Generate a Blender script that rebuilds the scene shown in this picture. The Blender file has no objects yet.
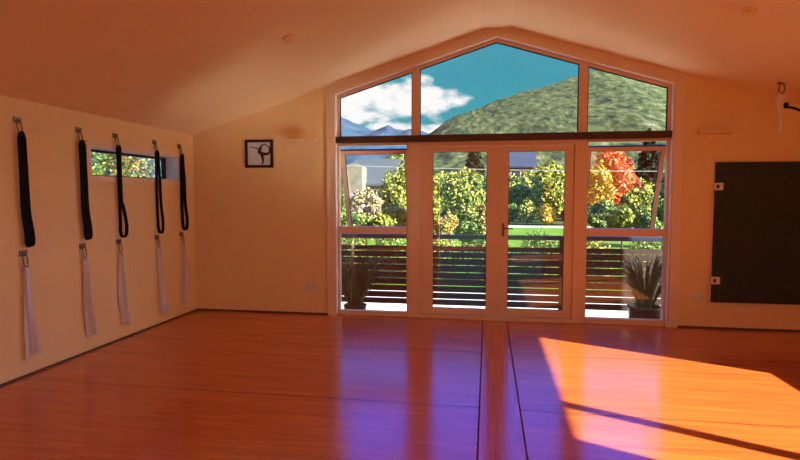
import bpy, bmesh, math, random
import numpy as np
from mathutils import Vector, Matrix, noise

rnd = random.Random(11)
S = bpy.context.scene
COL = S.collection

# ------------------------------------------------------------------ camera
F, YAW, PITCH = 538.0, 0.1614, 0.0616
CAM = Vector((-0.084, -6.4, 1.466))
FW = Vector((-math.sin(YAW) * math.cos(PITCH), math.cos(YAW) * math.cos(PITCH), -math.sin(PITCH)))
RT = Vector((math.cos(YAW), math.sin(YAW), 0))
UP = RT.cross(FW)
cd = bpy.data.cameras.new('camera')
cam = bpy.data.objects.new('camera', cd)
COL.objects.link(cam)
M = Matrix((RT, UP, -FW)).transposed().to_4x4()
M.translation = CAM
cam.matrix_world = M
cd.sensor_width = 36
cd.lens = F / 800 * 36
cd.clip_start = 0.05
cd.clip_end = 20000
S.camera = cam


def ray(px, py):
    return FW * F + RT * (px - 400) + UP * (230 - py)


def on(px, py, axis, v):
    """where the sight line of a measured point meets the plane axis = v"""
    d = ray(px, py)
    return CAM + d * ((v - CAM[axis]) / d[axis])


# ------------------------------------------------------------------ materials
def mat(name):
    m = bpy.data.materials.new(name)
    m.use_nodes = True
    return m, m.node_tree.nodes, m.node_tree.links, m.node_tree.nodes['Principled BSDF']


def plain(name, col, rough=0.6, metal=0.0, spec=0.5, var=0.0, scale=30, bump=0.0):
    m, N, L, b = mat(name)
    b.inputs['Base Color'].default_value = (*col, 1)
    b.inputs['Roughness'].default_value = rough
    b.inputs['Metallic'].default_value = metal
    b.inputs['Specular IOR Level'].default_value = spec
    if var or bump:
        tc = N.new('ShaderNodeTexCoord')
        n = N.new('ShaderNodeTexNoise')
        n.inputs['Scale'].default_value = scale
        n.inputs['Detail'].default_value = 5
        L.new(tc.outputs['Object'], n.inputs['Vector'])
        if var:
            r = N.new('ShaderNodeValToRGB')
            r.color_ramp.elements[0].position = 0.3
            r.color_ramp.elements[1].position = 0.7
            r.color_ramp.elements[0].color = (*[c * (1 - var) for c in col], 1)
            r.color_ramp.elements[1].color = (*[min(1, c * (1 + var)) for c in col], 1)
            L.new(n.outputs['Fac'], r.inputs['Fac'])
            L.new(r.outputs['Color'], b.inputs['Base Color'])
        if bump:
            bp = N.new('ShaderNodeBump')
            bp.inputs['Strength'].default_value = bump
            bp.inputs['Distance'].default_value = 0.01
            L.new(n.outputs['Fac'], bp.inputs['Height'])
            L.new(bp.outputs['Normal'], b.inputs['Normal'])
    return m


def ramp(N, stops):
    r = N.new('ShaderNodeValToRGB')
    e = r.color_ramp.elements
    while len(e) > 1:
        e.remove(e[0])
    e[0].position = stops[0][0]
    e[0].color = (*stops[0][1], 1)
    for p, c in stops[1:]:
        q = e.new(p)
        q.color = (*c, 1)
    return r


def math_node(N, L, op, a, b=None, c=None, clamp=False):
    n = N.new('ShaderNodeMath')
    n.operation = op
    n.use_clamp = clamp
    for i, v in enumerate((a, b, c)):
        if v is None:
            continue
        if isinstance(v, (int, float)):
            n.inputs[i].default_value = v
        else:
            L.new(v, n.inputs[i])
    return n.outputs[0]


def floor_material():
    m, N, L, b = mat('plywood_floor')
    tc = N.new('ShaderNodeTexCoord')
    sep = N.new('ShaderNodeSeparateXYZ')
    L.new(tc.outputs['Object'], sep.inputs[0])
    x, y = sep.outputs[0], sep.outputs[1]
    # the centre strip runs front to back, the sheets beside it run across
    strip = math_node(N, L, 'MULTIPLY', math_node(N, L, 'GREATER_THAN', x, -0.127),
                      math_node(N, L, 'LESS_THAN', x, 0.15))
    sheet = math_node(N, L, 'FLOOR', math_node(N, L, 'DIVIDE', y, 1.345))
    sheetx = math_node(N, L, 'FLOOR', math_node(N, L, 'DIVIDE', x, 2.4))
    along = N.new('ShaderNodeCombineXYZ')
    L.new(math_node(N, L, 'MULTIPLY', x, 0.55), along.inputs[0])
    L.new(math_node(N, L, 'MULTIPLY', y, 9.0), along.inputs[1])
    L.new(math_node(N, L, 'ADD', math_node(N, L, 'MULTIPLY', sheet, 3.7), math_node(N, L, 'MULTIPLY', sheetx, 5.3)), along.inputs[2])
    across = N.new('ShaderNodeCombineXYZ')
    L.new(math_node(N, L, 'MULTIPLY', y, 0.9), across.inputs[0])
    L.new(math_node(N, L, 'MULTIPLY', x, 9.0), across.inputs[1])
    mv = N.new('ShaderNodeMix')
    mv.data_type = 'VECTOR'
    L.new(strip, mv.inputs['Factor'])
    L.new(along.outputs[0], mv.inputs[4])
    L.new(across.outputs[0], mv.inputs[5])
    n1 = N.new('ShaderNodeTexNoise')
    n1.inputs['Scale'].default_value = 1.6
    n1.inputs['Detail'].default_value = 8
    n1.inputs['Roughness'].default_value = 0.62
    n1.inputs['Distortion'].default_value = 0.9
    L.new(mv.outputs[1], n1.inputs['Vector'])
    n2 = N.new('ShaderNodeTexNoise')
    n2.inputs['Scale'].default_value = 6.0
    n2.inputs['Detail'].default_value = 6
    L.new(mv.outputs[1], n2.inputs['Vector'])
    mix = math_node(N, L, 'ADD', math_node(N, L, 'MULTIPLY', n1.outputs['Fac'], 0.65),
                    math_node(N, L, 'MULTIPLY', n2.outputs['Fac'], 0.35))
    r = ramp(N, [(0.30, FLOOR_D), (0.5, FLOOR_M), (0.70, FLOOR_L)])
    L.new(mix, r.inputs['Fac'])
    # joints between sheets and nails along them
    fy = math_node(N, L, 'ABSOLUTE', math_node(N, L, 'SUBTRACT',
                   math_node(N, L, 'FRACT', math_node(N, L, 'ADD', math_node(N, L, 'DIVIDE', y, 1.345), 0.5)), 0.5))
    jy = math_node(N, L, 'MULTIPLY', math_node(N, L, 'LESS_THAN', fy, 0.0055),
                   math_node(N, L, 'SUBTRACT', 1.0, strip))
    d1 = math_node(N, L, 'ABSOLUTE', math_node(N, L, 'ADD', x, 0.127))
    d2 = math_node(N, L, 'ABSOLUTE', math_node(N, L, 'SUBTRACT', x, 0.15))
    jx = math_node(N, L, 'LESS_THAN', math_node(N, L, 'MINIMUM', d1, d2), 0.006)
    dn = math_node(N, L, 'MINIMUM', math_node(N, L, 'ABSOLUTE', math_node(N, L, 'SUBTRACT', d1, 0.028)),
                   math_node(N, L, 'ABSOLUTE', math_node(N, L, 'SUBTRACT', d2, 0.028)))
    ny = math_node(N, L, 'ABSOLUTE', math_node(N, L, 'SUBTRACT',
                   math_node(N, L, 'FRACT', math_node(N, L, 'MULTIPLY', y, 5.0)), 0.5))
    nail = math_node(N, L, 'MULTIPLY', math_node(N, L, 'LESS_THAN', dn, 0.006),
                     math_node(N, L, 'LESS_THAN', ny, 0.03))
    j = math_node(N, L, 'MAXIMUM', math_node(N, L, 'MULTIPLY', jy, 0.8),
                  math_node(N, L, 'MAXIMUM', jx, math_node(N, L, 'MULTIPLY', nail, 0.6)), clamp=True)
    mc = N.new('ShaderNodeMix')
    mc.data_type = 'RGBA'
    L.new(math_node(N, L, 'MULTIPLY', j, 0.75), mc.inputs['Factor'])
    L.new(r.outputs['Color'], mc.inputs[6])
    mc.inputs[7].default_value = (0.03, 0.012, 0.006, 1)
    L.new(mc.outputs[2], b.inputs['Base Color'])
    rr = math_node(N, L, 'ADD', math_node(N, L, 'MULTIPLY', n2.outputs['Fac'], 0.10), FLOOR_ROUGH)
    L.new(rr, b.inputs['Roughness'])
    b.inputs['IOR'].default_value = FLOOR_IOR
    L.new(math_node(N, L, 'MULTIPLY', math_node(N, L, 'SUBTRACT', 1.0, j), 0.5), b.inputs['Specular IOR Level'])
    bp = N.new('ShaderNodeBump')
    bp.inputs['Strength'].default_value = 0.04
    bp.inputs['Distance'].default_value = 0.004
    L.new(n2.outputs['Fac'], bp.inputs['Height'])
    L.new(bp.outputs['Normal'], b.inputs['Normal'])
    return m


def glass_material():
    m, N, L, b = mat('window_glass')
    N.remove(b)
    out = N['Material Output']
    tr = N.new('ShaderNodeBsdfTransparent')
    tr.inputs[0].default_value = (0.985, 0.995, 0.99, 1)
    gl = N.new('ShaderNodeBsdfGlossy')
    gl.inputs['Roughness'].default_value = 0.0
    fr = N.new('ShaderNodeFresnel')
    ge = N.new('ShaderNodeNewGeometry')        # same reflectance from either face of the thin pane
    io = math_node(N, L, 'ADD', math_node(N, L, 'MULTIPLY', ge.outputs['Backfacing'], 1 / GLASS_IOR - GLASS_IOR), GLASS_IOR)
    L.new(io, fr.inputs['IOR'])
    mx = N.new('ShaderNodeMixShader')
    L.new(fr.outputs[0], mx.inputs[0])
    L.new(tr.outputs[0], mx.inputs[1])
    L.new(gl.outputs[0], mx.inputs[2])
    L.new(mx.outputs[0], out.inputs[0])
    return m


def leaf_material(name, stops):
    m, N, L, b = mat(name)
    g = N.new('ShaderNodeNewGeometry')
    r = ramp(N, stops)
    L.new(g.outputs['Random Per Island'], r.inputs['Fac'])
    L.new(r.outputs['Color'], b.inputs['Base Color'])
    b.inputs['Roughness'].default_value = 0.55
    b.inputs['Specular IOR Level'].default_value = 0.3
    return m


def rocky_material(name, stops, scale, detail=10, bump=0.6, dist=3.0, stretch=(1, 1, 1)):
    m, N, L, b = mat(name)
    tc = N.new('ShaderNodeTexCoord')
    mp = N.new('ShaderNodeMapping')
    mp.inputs['Scale'].default_value = stretch
    L.new(tc.outputs['Object'], mp.inputs['Vector'])
    n = N.new('ShaderNodeTexNoise')
    n.inputs['Scale'].default_value = scale
    n.inputs['Detail'].default_value = detail
    n.inputs['Roughness'].default_value = 0.72
    L.new(mp.outputs[0], n.inputs['Vector'])
    r = ramp(N, stops)
    L.new(n.outputs['Fac'], r.inputs['Fac'])
    L.new(r.outputs['Color'], b.inputs['Base Color'])
    b.inputs['Roughness'].default_value = 0.95
    b.inputs['Specular IOR Level'].default_value = 0.1
    bp = N.new('ShaderNodeBump')
    bp.inputs['Strength'].default_value = bump
    bp.inputs['Distance'].default_value = dist
    L.new(n.outputs['Fac'], bp.inputs['Height'])
    L.new(bp.outputs['Normal'], b.inputs['Normal'])
    return m


# tunables
FLOOR_D = (0.36, 0.080, 0.022)
FLOOR_M = (0.56, 0.130, 0.026)
FLOOR_L = (0.70, 0.185, 0.030)
FLOOR_ROUGH = 0.115
FLOOR_IOR = 1.75
GLASS_IOR = 1.85
SUN_E = 26.0
DEEP = (0.0, 0.26, 3.0)
FILL_HAZE = (2.5, 2.4, 2.2)
SUN_COL = (1.0, 0.93, 0.80)
WORLD_STRENGTH = 1.0
EXPOSURE = 0.0

MT = dict(
    floor=floor_material(), glass=glass_material(),
    wall=plain('cream_wall_paint', (0.87, 0.66, 0.36), 0.75, spec=0.25, var=0.02, scale=3),
    ceiling=plain('cream_ceiling_paint', (0.90, 0.67, 0.39), 0.8, spec=0.2, var=0.015, scale=2),
    trim=plain('pale_painted_timber', (0.84, 0.68, 0.51), 0.45, spec=0.4, var=0.02, scale=6),
    joinery=plain('pale_window_joinery', (0.78, 0.54, 0.37), 0.4, spec=0.4, var=0.015, scale=9),
    beam=plain('dark_stained_beam', (0.075, 0.032, 0.020), 0.5, var=0.25, scale=8),
    gasket=plain('black_rubber', (0.012, 0.012, 0.013), 0.6),
    base=plain('dark_skirting', (0.10, 0.055, 0.035), 0.5, var=0.15, scale=10),
    jamb=plain('white_jamb_paint', (0.82, 0.82, 0.84), 0.5, var=0.01, scale=5),
    steel=plain('galvanised_steel', (0.24, 0.20, 0.16), 0.42, metal=1.0, var=0.1, scale=60),
    blackweb=plain('black_webbing', (0.010, 0.011, 0.018), 0.85, spec=0.2, var=0.35, scale=120, bump=0.5),
    whiteweb=plain('natural_cotton_webbing', (0.76, 0.74, 0.86), 0.9, spec=0.15, var=0.10, scale=90, bump=0.5),
    plastic=plain('white_plastic', (0.80, 0.76, 0.74), 0.35, var=0.01, scale=20),
    slot=plain('dark_slot', (0.03, 0.03, 0.03), 0.6),
    panel=plain('dark_panel_felt', (0.032, 0.046, 0.044), 0.8, spec=0.3, var=0.12, scale=14),
    blackframe=plain('black_frame', (0.012, 0.011, 0.010), 0.4, var=0.1, scale=30),
    print=plain('pale_grey_print', (0.68, 0.80, 0.95), 0.5, var=0.03, scale=18),
    ink=plain('dark_print_ink', (0.022, 0.022, 0.026), 0.6, var=0.2, scale=80),
    deck=plain('deck_timber', (0.16, 0.12, 0.09), 0.7, var=0.25, scale=7),
    slat=plain('dark_stained_slat', (0.045, 0.024, 0.018), 0.6, var=0.3, scale=12),
    rail=plain('dark_blue_grey_rail', (0.016, 0.026, 0.060), 0.45, spec=0.6, var=0.1, scale=14),
    pot=plain('dark_glazed_pot', (0.018, 0.016, 0.014), 0.35, var=0.2, scale=12),
    soil=plain('soil', (0.05, 0.035, 0.025), 0.95, var=0.3, scale=60),
    strapleaf=leaf_material('strap_leaves', [(0.0, (0.012, 0.045, 0.016)), (0.7, (0.028, 0.085, 0.028)), (1, (0.08, 0.17, 0.06))]),
    drive=plain('pale_concrete', (0.62, 0.62, 0.61), 0.8, var=0.05, scale=2),
    road=plain('pale_road', (0.45, 0.46, 0.49), 0.8, var=0.06, scale=1),
    grass=rocky_material('lawn_grass', [(0.3, (0.05, 0.13, 0.012)), (0.55, (0.10, 0.21, 0.020)), (0.75, (0.15, 0.25, 0.035))], 1.2, 8, 0.3, 0.05),
    field=rocky_material('far_field', [(0.3, (0.03, 0.055, 0.014)), (0.6, (0.06, 0.09, 0.025)), (0.8, (0.10, 0.10, 0.04))], 0.08, 8, 0.2, 0.3),
    hill=rocky_material('scrub_hillside', [(0.36, (0.006, 0.017, 0.020)), (0.43, (0.018, 0.042, 0.024)), (0.485, (0.046, 0.086, 0.030)),
                                           (0.54, (0.085, 0.122, 0.044)), (0.60, (0.130, 0.152, 0.078)), (0.68, (0.24, 0.24, 0.20))], 0.17, 15, 1.0, 5.0, (1, 0.14, 1.0)),
    mountain=rocky_material('hazy_blue_mountain', [(0.35, (0.013, 0.036, 0.075)), (0.5, (0.029, 0.070, 0.120)), (0.65, (0.07, 0.110, 0.150))], 0.004, 12, 0.7, 60),  # blue of the distance haze is put into the base colour
    bark=plain('bark', (0.09, 0.06, 0.04), 0.9, var=0.3, scale=9, bump=0.5),
    stone=plain('pale_stone_wall', (0.17, 0.155, 0.135), 0.9, var=0.25, scale=1.6),
    roofgrey=plain('grey_roof', (0.055, 0.075, 0.095), 0.7, var=0.12, scale=0.8),
    roofblue=plain('slate_blue_roof', (0.018, 0.035, 0.08), 0.7, var=0.12, scale=0.8),
    housewin=plain('dark_window', (0.03, 0.04, 0.06), 0.1, spec=0.6),
    cable=plain('pale_cable', (0.35, 0.35, 0.36), 0.5),
    ply=plain('exterior_cladding', (0.35, 0.30, 0.25), 0.8, var=0.1, scale=3),
)
P_LIME = [(0.0, (0.018, 0.045, 0.008)), (0.3, (0.06, 0.12, 0.014)), (0.55, (0.20, 0.25, 0.025)), (0.8, (0.40, 0.37, 0.05)), (1.0, (0.52, 0.44, 0.16))]
P_GOLD = [(0.0, (0.05, 0.07, 0.012)), (0.3, (0.26, 0.23, 0.02)), (0.6, (0.52, 0.37, 0.035)), (0.85, (0.58, 0.29, 0.045)), (1.0, (0.56, 0.44, 0.22))]
P_GREEN = [(0.0, (0.010, 0.030, 0.008)), (0.4, (0.045, 0.11, 0.016)), (0.75, (0.13, 0.23, 0.035)), (1.0, (0.34, 0.37, 0.11))]
P_RED = [(0.0, (0.18, 0.02, 0.010)), (0.4, (0.50, 0.07, 0.022)), (0.75, (0.62, 0.13, 0.04)), (1.0, (0.62, 0.28, 0.11))]
P_DARK = [(0.0, (0.004, 0.012, 0.009)), (0.5, (0.012, 0.030, 0.016)), (0.9, (0.03, 0.06, 0.024)), (1.0, (0.08, 0.11, 0.04))]
P_BLOSSOM = [(0.0, (0.03, 0.05, 0.016)), (0.35, (0.15, 0.17, 0.04)), (0.55, (0.42, 0.22, 0.09)), (0.75, (0.45, 0.37, 0.30)), (1.0, (0.66, 0.62, 0.62))]
P_ORANGE = [(0.0, (0.04, 0.06, 0.012)), (0.3, (0.18, 0.19, 0.025)), (0.6, (0.40, 0.27, 0.045)), (0.85, (0.52, 0.18, 0.05)), (1.0, (0.50, 0.36, 0.24))]
P_RUSSET = [(0.0, (0.02, 0.05, 0.01)), (0.4, (0.07, 0.13, 0.02)), (0.65, (0.16, 0.20, 0.04)), (0.8, (0.34, 0.10, 0.03)), (1.0, (0.30, 0.30, 0.14))]
LEAF = {k: leaf_material('leaves_' + k, v) for k, v in dict(lime=P_LIME, gold=P_GOLD, green=P_GREEN, red=P_RED, dark=P_DARK,
                                                           blossom=P_BLOSSOM, russet=P_RUSSET, orange=P_ORANGE).items()}


# ------------------------------------------------------------------ object helpers
def obj(name, bm, m, parent=None, smooth=False):
    bmesh.ops.recalc_face_normals(bm, faces=bm.faces)
    me = bpy.data.meshes.new(name)
    bm.to_mesh(me)
    bm.free()
    me.materials.append(m)
    if smooth:
        me.polygons.foreach_set('use_smooth', [True] * len(me.polygons))
    o = bpy.data.objects.new(name, me)
    COL.objects.link(o)
    if parent is not None:
        o.parent = parent
        # parts are modelled in place: move them into the frame of their thing
        root = parent
        while root.parent is not None:
            root = root.parent
        for v in me.vertices:
            v.co -= root.location
    return o


def thing(name, label, cat, loc, group=None):
    o = bpy.data.objects.new(name, None)
    COL.objects.link(o)
    o.location = loc
    o.empty_display_size = 0.05
    tag(o, label, cat, group)
    return o


def tag(o, label, cat, group=None, kind=None):
    o['label'] = label
    o['category'] = cat
    if group:
        o['group'] = group
    if kind:
        o['kind'] = kind
    return o


def struct(name, bm, m, smooth=False):
    o = obj(name, bm, m, None, smooth)
    o['kind'] = 'structure'
    return o


def box(bm, x0, x1, y0, y1, z0, z1, bevel=0.0):
    vs = [bm.verts.new((x, y, z)) for x in (x0, x1) for y in (y0, y1) for z in (z0, z1)]
    fs = [(0, 1, 3, 2), (4, 6, 7, 5), (0, 4, 5, 1), (2, 3, 7, 6), (0, 2, 6, 4), (1, 5, 7, 3)]
    faces = [bm.faces.new([vs[i] for i in f]) for f in fs]
    if bevel:
        es = list({e for f in faces for e in f.edges})
        bmesh.ops.bevel(bm, geom=es, offset=bevel, segments=2, affect='EDGES', profile=0.5)
    return bm


def B(*a, bevel=0.0):
    return box(bmesh.new(), *a, bevel=bevel)


def prism(bm, poly, axis, a, b):
    """poly of 2D points extruded along axis from a to b"""
    def p3(p, t):
        if axis == 'y':
            return (p[0], t, p[1])
        if axis == 'x':
            return (t, p[0], p[1])
        return (p[0], p[1], t)
    va = [bm.verts.new(p3(p, a)) for p in poly]
    vb = [bm.verts.new(p3(p, b)) for p in poly]
    n = len(poly)
    bm.faces.new(va)
    bm.faces.new(vb[::-1])
    for i in range(n):
        bm.faces.new((va[i], va[(i + 1) % n], vb[(i + 1) % n], vb[i]))
    return bm


def cyl(bm, c, r0, r1, z0, z1, n=20, axis='z'):
    def p(a, r, t):
        u, v = r * math.cos(a), r * math.sin(a)
        return {'z': (c[0] + u, c[1] + v, t), 'y': (c[0] + u, t, c[1] + v), 'x': (t, c[0] + u, c[1] + v)}[axis]
    va = [bm.verts.new(p(2 * math.pi * i / n, r0, z0)) for i in range(n)]
    vb = [bm.verts.new(p(2 * math.pi * i / n, r1, z1)) for i in range(n)]
    bm.faces.new(va[::-1])
    bm.faces.new(vb)
    for i in range(n):
        bm.faces.new((va[i], va[(i + 1) % n], vb[(i + 1) % n], vb[i]))
    return bm


def lathe(bm, c, prof, n=28):
    rings = []
    for r, z in prof:
        rings.append([bm.verts.new((c[0] + r * math.cos(2 * math.pi * i / n), c[1] + r * math.sin(2 * math.pi * i / n), z)) for i in range(n)])
    for a, b in zip(rings, rings[1:]):
        for i in range(n):
            bm.faces.new((a[i], a[(i + 1) % n], b[(i + 1) % n], b[i]))
    bm.faces.new(rings[0][::-1])
    bm.faces.new(rings[-1])
    return bm


def tube(bm, pts, r, n=8, closed=False):
    pts = [Vector(p) for p in pts]
    rings = []
    m = len(pts)
    up = Vector((0.13, 0.31, 0.94)).normalized()
    for i, p in enumerate(pts):
        a = pts[(i - 1) % m] if (closed or i > 0) else p
        b = pts[(i + 1) % m] if (closed or i < m - 1) else p
        t = (b - a).normalized()
        s = t.cross(up)
        if s.length < 1e-3:
            s = t.cross(Vector((1, 0, 0)))
        s.normalize()
        u = s.cross(t)
        rr = r[i] if isinstance(r, (list, tuple)) else r
        rings.append([bm.verts.new(p + s * rr * math.cos(2 * math.pi * k / n) + u * rr * math.sin(2 * math.pi * k / n)) for k in range(n)])
    pairs = list(zip(rings, rings[1:])) + ([(rings[-1], rings[0])] if closed else [])
    for a, b in pairs:
        for k in range(n):
            bm.faces.new((a[k], a[(k + 1) % n], b[(k + 1) % n], b[k]))
    if not closed:
        bm.faces.new(rings[0][::-1])
        bm.faces.new(rings[-1])
    return bm


def ribbon(bm, pts, wdirs, w, th):
    """flat webbing along pts; wdirs = direction of the width at each point"""
    pts = [Vector(p) for p in pts]
    rings = []
    for i, p in enumerate(pts):
        t = (pts[min(i + 1, len(pts) - 1)] - pts[max(i - 1, 0)]).normalized()
        wd = Vector(wdirs[i] if isinstance(wdirs, list) else wdirs)
        wd = (wd - t * wd.dot(t)).normalized()
        nn = t.cross(wd)
        ww = (w[i] if isinstance(w, list) else w) / 2
        rings.append([bm.verts.new(p + wd * ww * a + nn * th / 2 * b) for a, b in ((-1, -1), (1, -1), (1, 1), (-1, 1))])
    for a, b in zip(rings, rings[1:]):
        for k in range(4):
            bm.faces.new((a[k], a[(k + 1) % 4], b[(k + 1) % 4], b[k]))
    bm.faces.new(rings[0][::-1])
    bm.faces.new(rings[-1])
    return bm


def smooth_path(ctrl, n=8):
    """Catmull-Rom through control points"""
    c = [Vector(p) for p in ctrl]
    c = [c[0] * 2 - c[1]] + c + [c[-1] * 2 - c[-2]]
    out = []
    for i in range(1, len(c) - 2):
        for k in range(n):
            t = k / n
            p0, p1, p2, p3 = c[i - 1], c[i], c[i + 1], c[i + 2]
            out.append(0.5 * ((2 * p1) + (p2 - p0) * t + (2 * p0 - 5 * p1 + 4 * p2 - p3) * t * t + (3 * p1 - p0 - 3 * p2 + p3) * t ** 3))
    out.append(c[-2])
    return out


# ------------------------------------------------------------------ room shell
XW = 3.8
YR = -9.3
FLAT = 0.165


def zc(x):
    return 3.375 - 0.3098 * max(0.0, abs(x) - FLAT)


bm = B(-XW, XW, YR, 0.0, -0.2, 0.0)
box(bm, -1.93, 1.93, 0.0, 0.2, -0.2, 0.0)
struct('floor', bm, MT['floor'])

prof = [(-4.02, zc(4.02)), (-FLAT, zc(0)), (FLAT, zc(0)), (4.0, zc(4.0)), (4.0, zc(4.0) + 0.2), (0, zc(0) + 0.25), (-4.02, zc(4.02) + 0.2)]
struct('ceiling', prism(bmesh.new(), prof, 'y', YR - 0.2, 0.22), MT['ceiling'])

OX = 1.93           # half width of the glazed opening


def zo(x):          # its raked head
    return 3.315 - 0.3098 * abs(x)


bm = bmesh.new()
for s in (-1, 1):
    poly = [(s * 4.0, -0.2), (s * OX, -0.2), (s * OX, zo(OX)), (0, zo(0)), (0, zc(0)), (s * FLAT, zc(0)), (s * 4.0, zc(4.0))]
    prism(bm, poly, 'y', 0.0, 0.2)
struct('wall_back', bm, MT['wall'])


def wall_side(name, x0, x1, holes, top):
    """side wall between x0 and x1 with rectangular holes (y0,y1,z0,z1), all in one height band"""
    bm = bmesh.new()
    ya, yb = YR - 0.2, 0.0
    z0, z1 = max(h[2] for h in holes), holes[0][3]
    box(bm, x0, x1, ya, yb, z1, top)
    cur = ya
    for h in holes:
        box(bm, x0, x1, cur, h[0], -0.2, z0)
        box(bm, x0, x1, h[0], h[1], -0.2, h[2])
        cur = h[1]
    box(bm, x0, x1, cur, yb, -0.2, z0)
    cur = ya
    for h in holes:
        box(bm, x0, x1, cur, h[0], z0, z1)
        cur = h[1]
    box(bm, x0, x1, cur, yb, z0, z1)
    struct(name, bm, MT['wall'])


HW = (-1.815, -0.33, 1.662, 1.945)      # the high window in the left wall
wall_side('wall_left', -XW - 0.22, -XW, [HW], zc(XW))
SW = (-4.82, -2.325, 0.958, 2.18)       # the window the sun comes through
SW_FILL = (-8.7, -7.3, 0.958, 2.18)  # unseen second window, added to let more light into the room
wall_side('wall_right', XW, XW + 0.2, [SW_FILL, SW], zc(XW))
bm = bmesh.new()                         # behind the camera; its unseen glazed opening is added to brighten the room
for s in (-1, 1):
    prism(bm, [(s * 4.0, -0.2), (s * 1.5, -0.2), (s * 1.5, 2.1), (0, 2.1), (0, zc(0)), (s * FLAT, zc(0)), (s * 4.0, zc(4.0))], 'y', YR - 0.2, YR)
box(bm, -1.5, 1.5, YR - 0.2, YR, -0.2, 0.06)
struct('wall_rear', bm, MT['wall'])

# skirtings: low, dark
struct('baseboard_left', B(-XW, -XW + 0.014, YR, 0, 0, 0.016), MT['base'])
bm = B(-XW + 0.014, -2.035, -0.012, 0, 0, 0.020)
struct('baseboard_back', bm, MT['base'])
struct('baseboard_right', B(2.035, XW, -0.012, 0, 0, 0.020), MT['base'])

# architrave and reveal of the big glazed opening (trim_1)
bm = bmesh.new()
AO = 2.032
AI = 1.935


def zi(x):
    return 3.303 - 0.3098 * abs(x)


for s in (-1, 1):
    box(bm, s * AI, s * AO, -0.022, 0.0, 0.0, zi(AI) - 0.02)
    prism(bm, [(s * AO, zi(AI) - 0.02), (s * AI, zi(AI) - 0.02), (s * AI, zi(AI)), (0, zi(0)), (0, zc(0)), (s * FLAT, zc(0)), (s * AO, zc(AO))], 'y', -0.022, 0.0)
struct('trim_1', bm, MT['trim'])
# reveal lining
bm = bmesh.new()
for s in (-1, 1):
    prism(bm, [(s * OX, 0.0), (s * (OX - 0.012), 0.0), (s * (OX - 0.012), zo(OX) - 0.012), (0, zo(0) - 0.016), (0, zo(0)), (s * OX, zo(OX))], 'y', -0.01, 0.14)
struct('trim_2', bm, MT['jamb'])
# dark transom beam between the gable glazing and the doors
bz = (2.118, 2.196)
struct('trim_3', B(-OX + 0.012, OX - 0.012, -0.014, 0.14, *bz, bevel=0.004), MT['beam'])

YF0, YF1, YG = 0.055, 0.125, 0.09        # joinery front, back, glass


def X(px, py=200, y=YF0):
    return on(px, py, 1, y).x


def Z(py, px=495, y=YF0):
    return on(px, py, 1, y).z


def pane(poly, name, parent, y=YG):
    return obj(name, prism(bmesh.new(), poly, 'y', y - 0.004, y + 0.004), MT['glass'], parent)


# ---- gable glazing
GI = 1.885


def zg(x):
    return 3.262 - 0.3098 * abs(x)


bm = bmesh.new()
for s in (-1, 1):
    prism(bm, [(s * (OX - 0.012), bz[1]), (s * GI, bz[1]), (s * GI, zg(GI)), (0, zg(0)), (0, zo(0) - 0.017), (s * (OX - 0.012), zo(OX) - 0.013)], 'y', YF0, YF1)
w1 = struct('window_1', bm, MT['joinery'])
m1 = (X(412.3, 100), X(419.6, 100))
m2 = (X(579, 100), X(587.5, 100))
for a, b in (m1, m2):
    obj('mullion', prism(bmesh.new(), [(a, bz[1]), (b, bz[1]), (b, zg(b)), (a, zg(a))], 'y', YF0 - 0.01, YF1), MT['joinery'], w1)


def gable_pane(a, b, mid=None):
    poly = [(a, bz[1] + 0.0), (b, bz[1] + 0.0), (b, zg(b))] + ([(0, zg(0))] if mid else []) + [(a, zg(a))]
    pane(poly, 'pane', w1)
    # black rubber gasket round the pane
    g = bmesh.new()
    t = 0.012
    n = len(poly)
    cx = sum(p[0] for p in poly) / n
    cz = sum(p[1] for p in poly) / n
    for i in range(n):
        p, q = Vector(poly[i]), Vector(poly[(i + 1) % n])
        d = (q - p).normalized()
        nn = Vector((-d.y, d.x))
        if nn.dot(Vector((cx, cz)) - p) < 0:
            nn = -nn
        prism(g, [tuple(p), tuple(q), tuple(q + nn * t), tuple(p + nn * t)], 'y', YG - 0.016, YG - 0.005)
    obj('gasket', g, MT['gasket'], w1)


gable_pane(-GI, m1[0])
gable_pane(m1[1], m2[0], True)
gable_pane(m2[1], GI)

# ---- door frame: posts, head and sill (trim_4)
PL = (X(408.5), X(418.5))     # left post
PR = (X(576.5), X(585.5))
ztop = Z(145.5)               # top of the door leaves
zsill = 0.052
bm = bmesh.new()
PLx = (PL[0], PL[1] + 0.012)
box(bm, PL[0], PL[1] + 0.03, YF0 - 0.03, YF1, 0.0, bz[0])
box(bm, PR[0] - 0.03, PR[1], YF0 - 0.03, YF1, 0.0, bz[0])
box(bm, PL[1] + 0.03, PR[0] - 0.03, YF0 - 0.03, YF1, ztop, bz[0])
box(bm, PL[1] + 0.03, PR[0] - 0.03, YF0 - 0.05, YF1, 0.0, zsill - 0.012)
struct('trim_4', bm, MT['joinery'])


def door(name, a, b, g0, g1, zb, zt, handle_side):
    lo, hi = zsill, ztop - 0.006
    bm = bmesh.new()
    y0, y1 = YF0 - 0.005, YF1 - 0.015
    box(bm, a, g0, y0, y1, lo, hi)
    box(bm, g1, b, y0, y1, lo, hi)
    box(bm, g0, g1, y0, y1, lo, zb)
    box(bm, g0, g1, y0, y1, zt, hi)
    d = struct(name, bm, MT['joinery'])
    pane([(g0, zb), (g1, zb), (g1, zt), (g0, zt)], 'pane', d)
    g = bmesh.new()
    for q in ((g0, g0 + 0.006, zb, zt), (g1 - 0.006, g1, zb, zt), (g0, g1, zb, zb + 0.006), (g0, g1, zt - 0.006, zt)):
        box(g, q[0], q[1], YG - 0.012, YG - 0.005, q[2], q[3])
    obj('gasket', g, MT['gasket'], d)
    return d


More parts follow.
